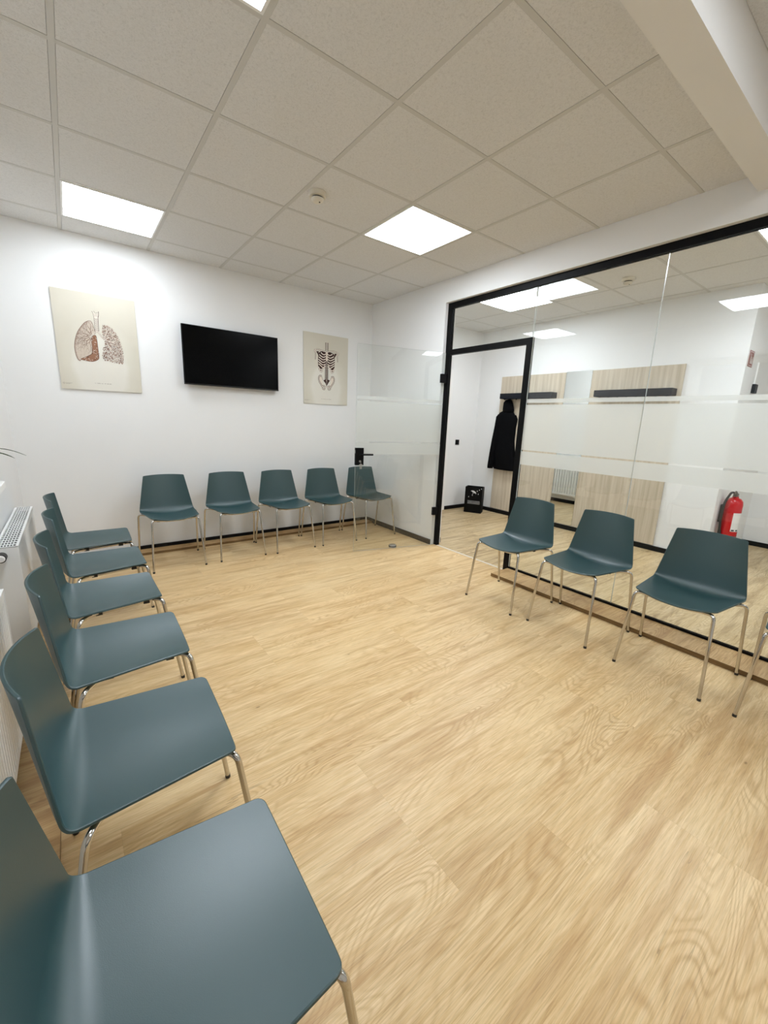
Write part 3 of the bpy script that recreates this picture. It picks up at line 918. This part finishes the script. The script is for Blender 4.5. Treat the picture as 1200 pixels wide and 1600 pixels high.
def poster_base(x0, label, cat='poster'):
    t = thing('anatomy_poster', label, cat, (x0 + 0.3, -0.012, 1.545), 0, 'anatomy posters')
    obj('print_board', bx(-0.299, 0.299, 0.0, 0.010, 0, 0.798), [POSTER], t)
    return t
def put(name, bm, mats, t):
    for v in bm.verts: v.co.x -= 0.3
    me = bpy.data.meshes.new(name); bm.to_mesh(me); bm.free()
    for m in mats: me.materials.append(m)
    o = bpy.data.objects.new(name, me); COL.objects.link(o); o.parent = t
    return o
def caption(t, x0, x1, z, hgt, seed, logo):
    rnd = random.Random(seed); bm = bmesh.new(); x = x0
    while x < x1:
        wd = rnd.uniform(2.5, 5)
        if rnd.random() < .88:
            k = rnd.randint(0, 3)
            ribbon(bm, [(x, z), (x, z + hgt)], 1.0)
            if k != 0: ribbon(bm, [(x, z + hgt * (.5 if k == 1 else .95)), (x + wd * .7, z + hgt * (.5 if k == 1 else .95))], 1.0)
            if k >= 2: ribbon(bm, [(x + wd * .7, z + hgt), (x + wd * .7, z)], 1.0)
        x += wd + 1.4
    put('caption', bm, [GREYINK], t)
    bm = bmesh.new(); lx, lz = logo
    ribbon(bm, [(lx + 6 * math.cos(a), lz + 6 * math.sin(a)) for a in [2 * math.pi * k / 14 for k in range(15)]], 1.6)
    for r_ in range(3):
        x = lx + 12
        while x < lx + 62 - r_ * 12:
            wd = rnd.uniform(2, 6); ribbon(bm, [(x, lz + 4 - r_ * 4.5), (x + wd, lz + 4 - r_ * 4.5)], 1.3); x += wd + 1.5
    put('publisher_mark', bm, [GREYINK], t)

# lungs
t = poster_base(-3.224, 'pale poster with a brown engraving of lungs, left of the television')
rnd = random.Random(3)
LL = smoothline([(244, 576), (212, 556), (179, 513), (151, 464), (130, 399), (122, 343), (125, 294), (135, 253), (149, 239), (162, 253), (207, 283), (240, 308), (249, 345), (250, 387), (259, 431), (279, 483), (274, 531), (262, 571)], 5, True)
LD = smoothline([(258, 452), (283, 462), (288, 420), (289, 364), (290, 299), (283, 266), (241, 243), (192, 245), (159, 255), (207, 283), (240, 308), (249, 359), (248, 408)], 5, True)
RL = [(341, 555), (372, 560), (409, 537), (438, 498), (460, 443), (472, 379), (477, 313), (467, 245), (426, 245), (381, 251), (330, 260), (315, 288), (317, 317), (330, 344), (322, 361), (339, 377), (345, 414), (338, 449), (330, 497)]
bm = bmesh.new()
poly(bm, LL[:-1], -0.0004, 0)
for k in range(260):       # hatching on the closed lung
    p = (rnd.uniform(122, 285), rnd.uniform(240, 576))
    if inside(p, LL):
        a = rnd.uniform(-2.6, -1.2); L_ = rnd.uniform(4, 11)
        ribbon(bm, [p, (p[0] + math.cos(a) * L_, p[1] + math.sin(a) * L_)], 0.9, -0.0006, 1)
for a in (1.9, 2.3, 2.7, 3.1, 3.5, 3.9, 4.2): branch(bm, (256, 450), a, 55, 4.0, 5, LL, rnd, -0.0008, 2, .5)
ribbon(bm, LL, 2.6, -0.0010, 2)
for off in (3, 6, 9): ribbon(bm, [(x + off, z - off * .2) for x, z in LL[2:40]], 1.0, -0.0009, 1)
put('closed_lung_drawing', bm, [simple('lung_wash', srgb(200, 186, 170), 0.8), INKL, INK], t)
bm = bmesh.new()
poly(bm, LD[:-1], -0.0011, 0)
for k in range(190):
    p = (rnd.uniform(160, 292), rnd.uniform(243, 462))
    if inside(p, LD):
        a = rnd.uniform(0, 3.1); L_ = rnd.uniform(5, 13)
        ribbon(bm, [p, (p[0] + math.cos(a) * L_ * .5, p[1] + math.sin(a) * L_ * .5), (p[0] + math.cos(a + .7) * L_, p[1] + math.sin(a + .7) * L_)], rnd.uniform(1.2, 3.0), -0.0013, rnd.choice((1, 1, 2, 3)))
ribbon(bm, LD, 2.4, -0.0014, 3)
put('cut_lung_drawing', bm, [simple('lung_shadow_ink', srgb(146, 104, 80), 0.8), BONE, INKL, INKD], t)
bm = bmesh.new()
for k in range(2400):      # mottled open lung
    p = (rnd.uniform(312, 482), rnd.uniform(243, 562))
    if inside(p, RL):
        r_ = rnd.uniform(1.6, 4.4); a0 = rnd.uniform(0, 6)
        poly(bm, [(p[0] + r_ * math.cos(a0 + j * 1.26) * rnd.uniform(.6, 1.1), p[1] + r_ * math.sin(a0 + j * 1.26) * rnd.uniform(.6, 1.1)) for j in range(5)], -0.0004 - k * 1e-7, rnd.choice((0, 0, 1, 1, 2)))
for st, a in (((345, 435), 0.6), ((345, 435), -0.3), ((352, 425), -0.8), ((350, 430), -1.2), ((345, 445), 1.3), ((380, 404), -0.2)):
    branch(bm, st, a, 62, 8, 5, RL, rnd, -0.0008, 3, .6)
    branch(bm, (st[0] + 2, st[1] - 4), a - .05, 60, 2, 4, RL, rnd, -0.0009, 1, .6)
put('open_lung_drawing', bm, [INKL, INK, simple('tan_ink', srgb(140, 92, 66), 0.8), BONE], t)
bm = bmesh.new()
poly(bm, [(283, 609), (313, 613), (308, 500), (283, 497)], -0.0009, 0)
for k in range(13):
    z = 505 + k * 8; ribbon(bm, [(283, z + 2), (298, z - 2), (311, z + 2)], 2.0, -0.0011, 1)
ribbon(bm, [(283, 612), (281, 497)], 2, -0.0011, 1); ribbon(bm, [(313, 613), (308, 500)], 3, -0.0011, 1)
for seg in ([(292, 498), (262, 462), (240, 440)], [(298, 498), (322, 462), (346, 436)]):
    ribbon(bm, seg, 17, -0.0010, 0)
    for j in range(2):
        a, b = seg[j], seg[j + 1]
        for k in range(5):
            u = (k + .5) / 5; cx, cz = a[0] + (b[0] - a[0]) * u, a[1] + (b[1] - a[1]) * u
            L_ = math.hypot(b[0] - a[0], b[1] - a[1]); nx, nz = -(b[1] - a[1]) / L_, (b[0] - a[0]) / L_
            ribbon(bm, [(cx - nx * 8, cz - nz * 8), (cx + nx * 8, cz + nz * 8)], 1.8, -0.0012, 1)
poly(bm, [(273, 655), (280, 632), (283, 609), (313, 613), (320, 632), (321, 660), (312, 640), (298, 646), (287, 640)], -0.0009, 0)
ribbon(bm, [(273, 658), (281, 632), (283, 609)], 2.4, -0.0011, 1); ribbon(bm, [(321, 662), (318, 630), (313, 613)], 4, -0.0011, 1); ribbon(bm, [(285, 662), (298, 644), (312, 652)], 2, -0.0011, 1)
for z in (620, 628, 636): ribbon(bm, [(286, z), (312, z + 2)], 1.4, -0.0011, 1)
put('windpipe_drawing', bm, [simple('pale_wash', srgb(222, 212, 198), 0.8), simple('grey_brown_ink', srgb(84, 62, 54), 0.8)], t)
caption(t, 239, 360, 58, 6, 5, (20, 46))

# skeleton
t = poster_base(-0.962, 'pale poster with an engraving of a rib cage, spine and pelvis')
rnd = random.Random(9)
bm = bmesh.new()
def bone(pts, wd, n=5, edge=2.6):
    p = smoothline(pts, n); 
    ribbon(bm, p, (wd + edge) if not isinstance(wd, list) else [w_ + edge for w_ in wd], -0.0008, 0)
    ribbon(bm, p, wd, -0.0010, 1)
# dark inside of the chest
poly(bm, smoothline([(300, 610), (215, 600), (192, 560), (186, 500), (190, 430), (205, 385), (235, 395), (262, 430), (290, 480), (312, 480), (345, 430), (372, 392), (398, 385), (410, 430), (414, 500), (410, 560), (390, 598)], 4, True)[:-1], -0.0004, 3)
for i in range(8):        # ribs
    z = 586 - i * 26
    wd_ = [78, 98, 106, 111, 112, 110, 106, 98][i]
    e = 300 - (0 if i < 6 else (i - 5) * 14)
    for sg in (-1, 1):
        cx = 302
        dz = 34 + i * 2
        if i < 6: pts = [(cx + sg * 12, z - 2 - i * 3), (cx + sg * wd_ * .45, z - 16 - i * 3), (cx + sg * wd_ * .82, z - 6), (cx + sg * wd_, z + 6)]
        else: pts = [(cx + sg * (34 + (i - 6) * 18), z - 8), (cx + sg * wd_ * .7, z - 30), (cx + sg * wd_ * .93, z - 18), (cx + sg * wd_, z)]
        bone(pts, 10, 5, 4)
put('rib_cage_drawing', bm, [INKD, BONE, INK, INKD], t)
bm = bmesh.new()
z = 703
for i in range(7):
    ribbon(bm, [(302 - 20 + i * .2, z), (302 + 22, z + 1)], 9, -0.0008, 0); ribbon(bm, [(302 - 10, z), (302 + 11, z + .5)], 5, -0.0010, 1); z -= 13
z = 488
for i in range(14):
    ribbon(bm, [(302 - 26 - (i > 5) * 4, z - 3), (302, z), (302 + 26 + (i > 5) * 4, z - 3)], 5, -0.0009, 0)
    ribbon(bm, [(302 - 15, z - 7), (302 + 15, z - 7)], 15, -0.0010, 0); ribbon(bm, [(302 - 7, z - 7), (302 + 7, z - 7)], 7, -0.0012, 1); z -= 15.5
poly(bm, [(259, 276), (280, 292), (302, 284), (325, 292), (347, 283), (322, 245), (303, 212), (288, 245)], -0.0012, 0)
for k in range(4): ribbon(bm, [(292 + k * 2, 270 - k * 13), (314 - k * 2, 270 - k * 13)], 2.4, -0.0014, 1)
put('spine_drawing', bm, [INKD, BONE], t)
bm = bmesh.new()
poly(bm, [(289, 606), (318, 608), (313, 590), (311, 562), (317, 514), (303, 492), (290, 512), (296, 562), (293, 590)], -0.0014, 1)
for sg, a in ((-1, [(292, 604), (235, 614), (190, 622), (156, 618)]), (1, [(316, 607), (370, 620), (410, 622), (448, 614)])):
    bone(a, 8, 5, 6)
    cx = 302 + sg * 150
    bone([(cx + sg * 2, 618), (cx + sg * 6, 600), (cx, 585)], 13, 4, 7)
    bone([(cx - sg * 2, 590), (cx - sg * 1, 545), (cx + sg * 2, 505)], [8, 5, 2], 4, 6)
    poly(bm, [(302 + sg * 138, 598), (302 + sg * 108, 602), (302 + sg * 104, 560), (302 + sg * 112, 556)], -0.0006, 0)
put('shoulder_drawing', bm, [INKD, BONE], t)
bm = bmesh.new()
for sg in (-1, 1):
    c = lambda x, z: (302 + sg * x, z)
    poly(bm, [c(62, 322), c(86, 326), c(104, 304), c(100, 268), c(74, 226), c(52, 196), c(40, 210), c(58, 240), c(66, 280)], -0.0005, 1)
    bone([c(64, 322), c(90, 328), c(105, 302), c(98, 264), c(74, 228), c(54, 200)], 8, 6, 10)
    bone([c(54, 200), c(48, 180), c(30, 176), c(22, 196), c(36, 216), c(56, 206)], 8, 6, 9)
    bone([c(22, 196), c(4, 212)], 8, 3, 4)
    bone([c(62, 320), c(58, 300), c(46, 280)], 5, 4, 3)
put('pelvis_drawing', bm, [INKD, BONE], t)
caption(t, 231, 364, 58, 6, 11, (20, 40))

# ------------------------------------------------------------------ hall: cladding, mirror, coat racks, coat
XH = 2.128
def clad(y0, y1, label):
    t = thing('wall_panel', label, 'wall panel', (2.139, (y0 + y1) / 2, 0.07), 0, 'wooden wall panels in the hall')
    h = (y1 - y0) / 2
    obj('board', bx(-0.011, 0.005, -h, h, 0, 2.02, bev=0.001), ASH, t)
    for sy in (1, -1):
        obj('batten', bx(0.005, 0.011, sy * (h - 0.12) - 0.02, sy * (h - 0.12) + 0.02, 0.05, 1.97), ASH, t)
clad(-1.468, -0.435, 'pale wooden wall panel in the hall behind the hanging black coat')
clad(-2.822, -1.823, 'pale wooden wall panel in the hall carrying the empty coat rack')
t = thing('wall_mirror', 'tall narrow mirror between the two wooden wall panels', 'mirror', (2.139, -1.6455, 0.07))
obj('mirror_glass', bx(-0.009, -0.003, -0.1735, 0.1735, 0, 2.025), MIRROR, t)
obj('backing', bx(-0.003, 0.011, -0.170, 0.170, 0.005, 2.02), DARK, t)

def coat_rack(yc, label):
    t = thing('coat_rack', label, 'coat rack', (2.127, yc, 1.76), 0, 'coat racks in the hall')
    h = 0.42; D = 0.135
    bm = bmesh.new()
    box(bm, -D, 0, -h, h, 0.068, 0.076); box(bm, -D, -D + 0.006, -h, h, 0.0, 0.068); box(bm, -D + .006, 0, -h, -h + 0.006, 0, 0.068); box(bm, -D + .006, 0, h - 0.006, h, 0, 0.068); box(bm, -0.006, 0, -h + .006, h - .006, 0, 0.068)
    obj('shelf_box', bm, simple('anthracite_metal', (0.005, 0.006, 0.010, 1), 0.45, spec=0.2), t)
    for k in range(8):
        y = -h + 0.06 + k * (2 * h - 0.12) / 7
        bm = bmesh.new(); tube(bm, fillet([(-0.08, y, 0.068), (-0.08, y, -0.012), (-0.105, y, -0.012), (-0.105, y, 0.004)], 0.008, 3), 0.004, 8)
        obj('hook', bm, BLACK, t, True, 50)
coat_rack(-0.950, 'dark metal coat rack with hooks, the one holding the black coat')
coat_rack(-2.360, 'dark metal coat rack with hooks and nothing on it, seen through glass')

# coat: lofted cloth with folds
def loft(rows, n=40, fold=0.012, seed=1, xc=2.045):
    """rows of (z, y_centre, half_width, half_depth, x_centre)"""
    bm = bmesh.new(); rnd = random.Random(seed); ph = [rnd.uniform(0, 6) for _ in range(4)]
    rings = []
    for (z, yc, hw_, hd, xc_) in rows:
        rg = []
        for k in range(n):
            a = 2 * math.pi * k / n
            f = 1 + fold / max(hw_, .03) * (math.sin(5 * a + ph[0] + z * 3) * .6 + math.sin(9 * a + ph[1] - z * 4) * .4) * min(1, (1.75 - z) * 2.0 + .1)
            rg.append(bm.verts.new((xc_ + hd * math.sin(a) * f, yc + hw_ * math.cos(a) * f, z)))
        rings.append(rg)
    for a, b in zip(rings, rings[1:]):
        for k in range(n): bm.faces.new((a[k], a[(k + 1) % n], b[(k + 1) % n], b[k]))
    bm.faces.new(rings[0]); bm.faces.new(rings[-1])
    return bm
t = thing('hooded_coat', 'long black hooded coat hanging from the left coat rack', 'coat', (0, 0, 0))
t.location = (2.085, -0.63, 0.70)
def coatpart(name, bm):
    for v in bm.verts: v.co -= Vector((2.04, -0.63, 0.70))
    return obj(name, bm, COATM, t, True)
coatpart('body', loft([(1.60, -.625, .05, .035, 2.045), (1.56, -.61, .125, .05, 2.045), (1.50, -.625, .155, .06, 2.04), (1.45, -.635, .165, .062, 2.04), (1.35, -.62, .150, .06, 2.04), (1.25, -.60, .140, .06, 2.04),
    (1.10, -.61, .155, .06, 2.04), (.95, -.635, .175, .062, 2.04), (.82, -.655, .19, .062, 2.04), (.73, -.665, .195, .06, 2.04), (.705, -.675, .185, .055, 2.04)], seed=2))
coatpart('hood', loft([(1.755, -.635, .02, .02, 2.05), (1.745, -.62, .05, .035, 2.045), (1.71, -.62, .075, .045, 2.04), (1.65, -.63, .088, .05, 2.04), (1.60, -.635, .095, .05, 2.04), (1.56, -.635, .09, .045, 2.04)], seed=4, fold=.006))
coatpart('sleeve', loft([(1.54, -.50, .03, .03, 2.035), (1.50, -.49, .05, .04, 2.03), (1.35, -.485, .055, .045, 2.025), (1.15, -.46, .055, .045, 2.02), (.95, -.435, .052, .042, 2.02), (.75, -.415, .048, .038, 2.02), (.705, -.412, .043, .034, 2.02)], n=24, seed=5, fold=.004))
coatpart('sleeve', loft([(1.53, -.74, .03, .03, 2.05), (1.47, -.755, .05, .04, 2.05), (1.35, -.74, .05, .04, 2.05), (1.15, -.735, .05, .04, 2.055), (.98, -.76, .05, .038, 2.06), (.90, -.765, .045, .034, 2.06)], n=24, seed=6, fold=.004))
bm = bmesh.new(); tube(bm, fillet([(2.047, -.640, 1.742), (2.047, -.640, 1.763), (2.047, -.625, 1.763), (2.047, -.625, 1.742)], .004, 3), .003, 6)
coatpart('hanging_loop', bm)

# umbrella stand in the hall corner
ax = Vector((0.132, -0.239, 0)).normalized()
t = thing('umbrella_stand', 'square black metal umbrella stand with a cut-out umbrella and raindrops', 'umbrella stand', (1.712, -0.251, 0), math.atan2(ax.y, ax.x))
W_, D_, H_ = 0.27, 0.16, 0.41; th = 0.004
bm = bmesh.new()
box(bm, 0, W_, 0, th, 0, H_); box(bm, 0, W_, D_ - th, D_, 0, H_); box(bm, 0, th, th, D_ - th, 0, H_); box(bm, W_ - th, W_, th, D_ - th, 0, H_); box(bm, th, W_ - th, th, D_ - th, 0, 0.006)
obj('casing', bm, BLACK, t)
CUT = simple('pale_motif', (0.62, 0.62, 0.62, 1), 0.6)
bm = bmesh.new()
def pp(pts): 
    f = bm.faces.new([bm.verts.new((x / 1000, -0.0006, z / 1000)) for x, z in pts]); bmesh.ops.triangulate(bm, faces=[f])
c, s_ = math.cos(-.45), math.sin(-.45)
um = []
for k in range(13):
    a = math.pi * k / 12; um.append((48 * math.cos(a), 34 * math.sin(a)))
for k in range(1, 4):
    x0_ = -48 + (k - 1) * 32
    um += [(x0_ + 8, 8), (x0_ + 16, 11), (x0_ + 24, 8)] + ([(x0_ + 32, 0)] if k < 3 else [])
pp([(130 + x * c - z * s_, 320 + x * s_ + z * c) for x, z in um])
pp([(130 + x * c - z * s_, 320 + x * s_ + z * c) for x, z in [(-2, 10), (2, 10), (2, -38), (10, -42), (14, -36), (17, -38), (12, -47), (2, -46), (-2, -40)]])
for cx, cz in ((190, 352), (222, 372), (210, 306), (62, 252), (252, 392)):
    pp([(cx, cz + 12), (cx + 5, cz + 2), (cx + 6, cz - 4), (cx, cz - 9), (cx - 6, cz - 4), (cx - 5, cz + 2)])
for r_ in range(5):
    zb = 142 + r_ * 11
    for k in range(13):
        x = 45 + k * 15 + (r_ % 2) * 7
        for v_ in ([(x, zb), (x + 7, zb + 6), (x + 7, zb + 9), (x, zb + 3)], [(x + 7, zb + 6), (x + 14, zb), (x + 14, zb + 3), (x + 7, zb + 9)]): pp(v_)
obj('motif', bm, CUT, t)

# switches
def switch(name, loc, label, cat, sz=0.08):
    t = thing(name, label, cat, loc)
    obj('cover_plate', bx(-sz / 2, sz / 2, -0.010, 0, -sz / 2, sz / 2, bev=0.003), BLACK, t)
    obj('rocker', bx(-sz / 2 + .012, sz / 2 - .012, -0.014, -0.010, -sz / 2 + .012, sz / 2 - .012, bev=0.002), BLACK, t)
switch('light_switch', (1.73, 0.02, 1.085), 'square black light switch on the white hall wall', 'light switch')

# fire extinguisher on the return wall
t = thing('fire_extinguisher', 'red fire extinguisher on the white hall wall, seen through glass', 'fire extinguisher', (2.36, -3.425, 0.29))
bm = bmesh.new(); lathe(bm, [(0, .0), (.060, .0), (.074, .012), (.076, .04), (.076, .36), (.070, .395), (.050, .42), (.028, .43), (.026, .445), (0, .445)], seg=40)
obj('cylinder', bm, REDM, t, True, 50)
bm = bmesh.new(); lathe(bm, [(0, -.018), (.064, -.018), (.066, -.002), (.077, .012), (.077, .03), (.0, .03)], seg=40); obj('base_ring', bm, simple('dark_red_plastic', (0.22, 0.01, 0.015, 1), 0.4), t, True, 40)
for k in range(5):
    a = k * 1.2566
    obj('foot', bx(.055 * math.cos(a) - .01, .055 * math.cos(a) + .01, .055 * math.sin(a) - .01, .055 * math.sin(a) + .01, -0.03, -0.016, bev=.003), RUBBER, t)
bm = bmesh.new(); box(bm, -.028, .028, -.02, .02, .44, .475, bev=.006); tube(bm, fillet([(.02, 0, .475), (-.03, 0, .50), (-.085, -.01, .475)], .02, 4), .009, 8); tube(bm, [(.015, 0, .462), (-.07, -.005, .452)], .007, 8)
obj('valve_head', bm, simple('grey_metal', (0.16, 0.14, 0.12, 1), 0.4, metal=.6), t, True, 40)
bm = bmesh.new(); tube(bm, fillet([(-.01, .0, .475), (-.05, .03, .49), (-.075, .065, .38), (-.080, .068, .20), (-.072, .06, .06)], .05, 8), .011, 12); obj('hose', bm, RUBBER, t, True, 50)
bm = bmesh.new(); tube(bm, [(-.072, .06, .08), (-.068, .055, .0)], [.013, .020], 14); obj('nozzle', bm, RUBBER, t, True, 50)
bm = bmesh.new()
for k in range(13):
    pass
vs = []
for k in range(13):
    a = -2.75 + 1.25 * k / 12
    vs.append((bm.verts.new((.0768 * math.cos(a), .0768 * math.sin(a), .075)), bm.verts.new((.0768 * math.cos(a), .0768 * math.sin(a), .275))))
for p, q in zip(vs, vs[1:]): bm.faces.new((p[0], q[0], q[1], p[1]))
lab = obj('label', bm, PAPER, t, True)
bm = bmesh.new()
for (z0, z1, a0, a1) in ((.080, .096, -2.65, -2.3), (.080, .096, -2.1, -1.75)):
    q = [(0.0773 * math.cos(a), 0.0773 * math.sin(a)) for a in (a0, (a0 + a1) / 2, a1)]
    for i in range(2): quad(bm, [(q[i][0], q[i][1], z0), (q[i + 1][0], q[i + 1][1], z0), (q[i + 1][0], q[i + 1][1], z1), (q[i][0], q[i][1], z1)])
obj('hazard_marks', bm, DARK, t)
obj('wall_bracket', bx(-.03, .03, .076, .1045, .15, .34), RUBBER, t)

# fire extinguisher sign
t = thing('fire_extinguisher_sign', 'small red and white pictogram sign high on the hall corner wall', 'sign', (2.27, -3.32, 2.11))
obj('plate', bx(-.075, .075, -.003, 0, -.075, .075), simple('sign_red', srgb(140, 66, 54), 0.4), t)
bm = bmesh.new()
def sp(x0_, x1_, z0_, z1_): quad(bm, [(x0_, -.0036, z0_), (x1_, -.0036, z0_), (x1_, -.0036, z1_), (x0_, -.0036, z1_)])
sp(-.062, .062, -.066, -.062); sp(-.062, .062, .062, .066); sp(-.062, -.058, -.062, .062); sp(.058, .062, -.062, .062)
sp(-.022, .002, -.045, .022); sp(-.016, -.004, .022, .036); sp(-.03, -.004, .036, .042)
for k in range(5): sp(.012 + k * .008, .018 + k * .008, -.045, -.02 + k * .010 + (k % 2) * .008)
obj('pictogram', bm, PAPER, t)

# plain box standing in for an unidentified black object, with a thin white duct
t = thing('wall_box', 'small black box below a thin white cable duct on the hall corner wall', 'fitting', (2.56, -3.32, 1.845))
obj('housing', bx(-.05, .05, -.03, 0, -.045, .045, bev=.004), BLACK, t)
obj('cable_duct', bx(-.012, .012, -.014, 0, .045, .26, bev=.002), WHITEPLASTIC, t)
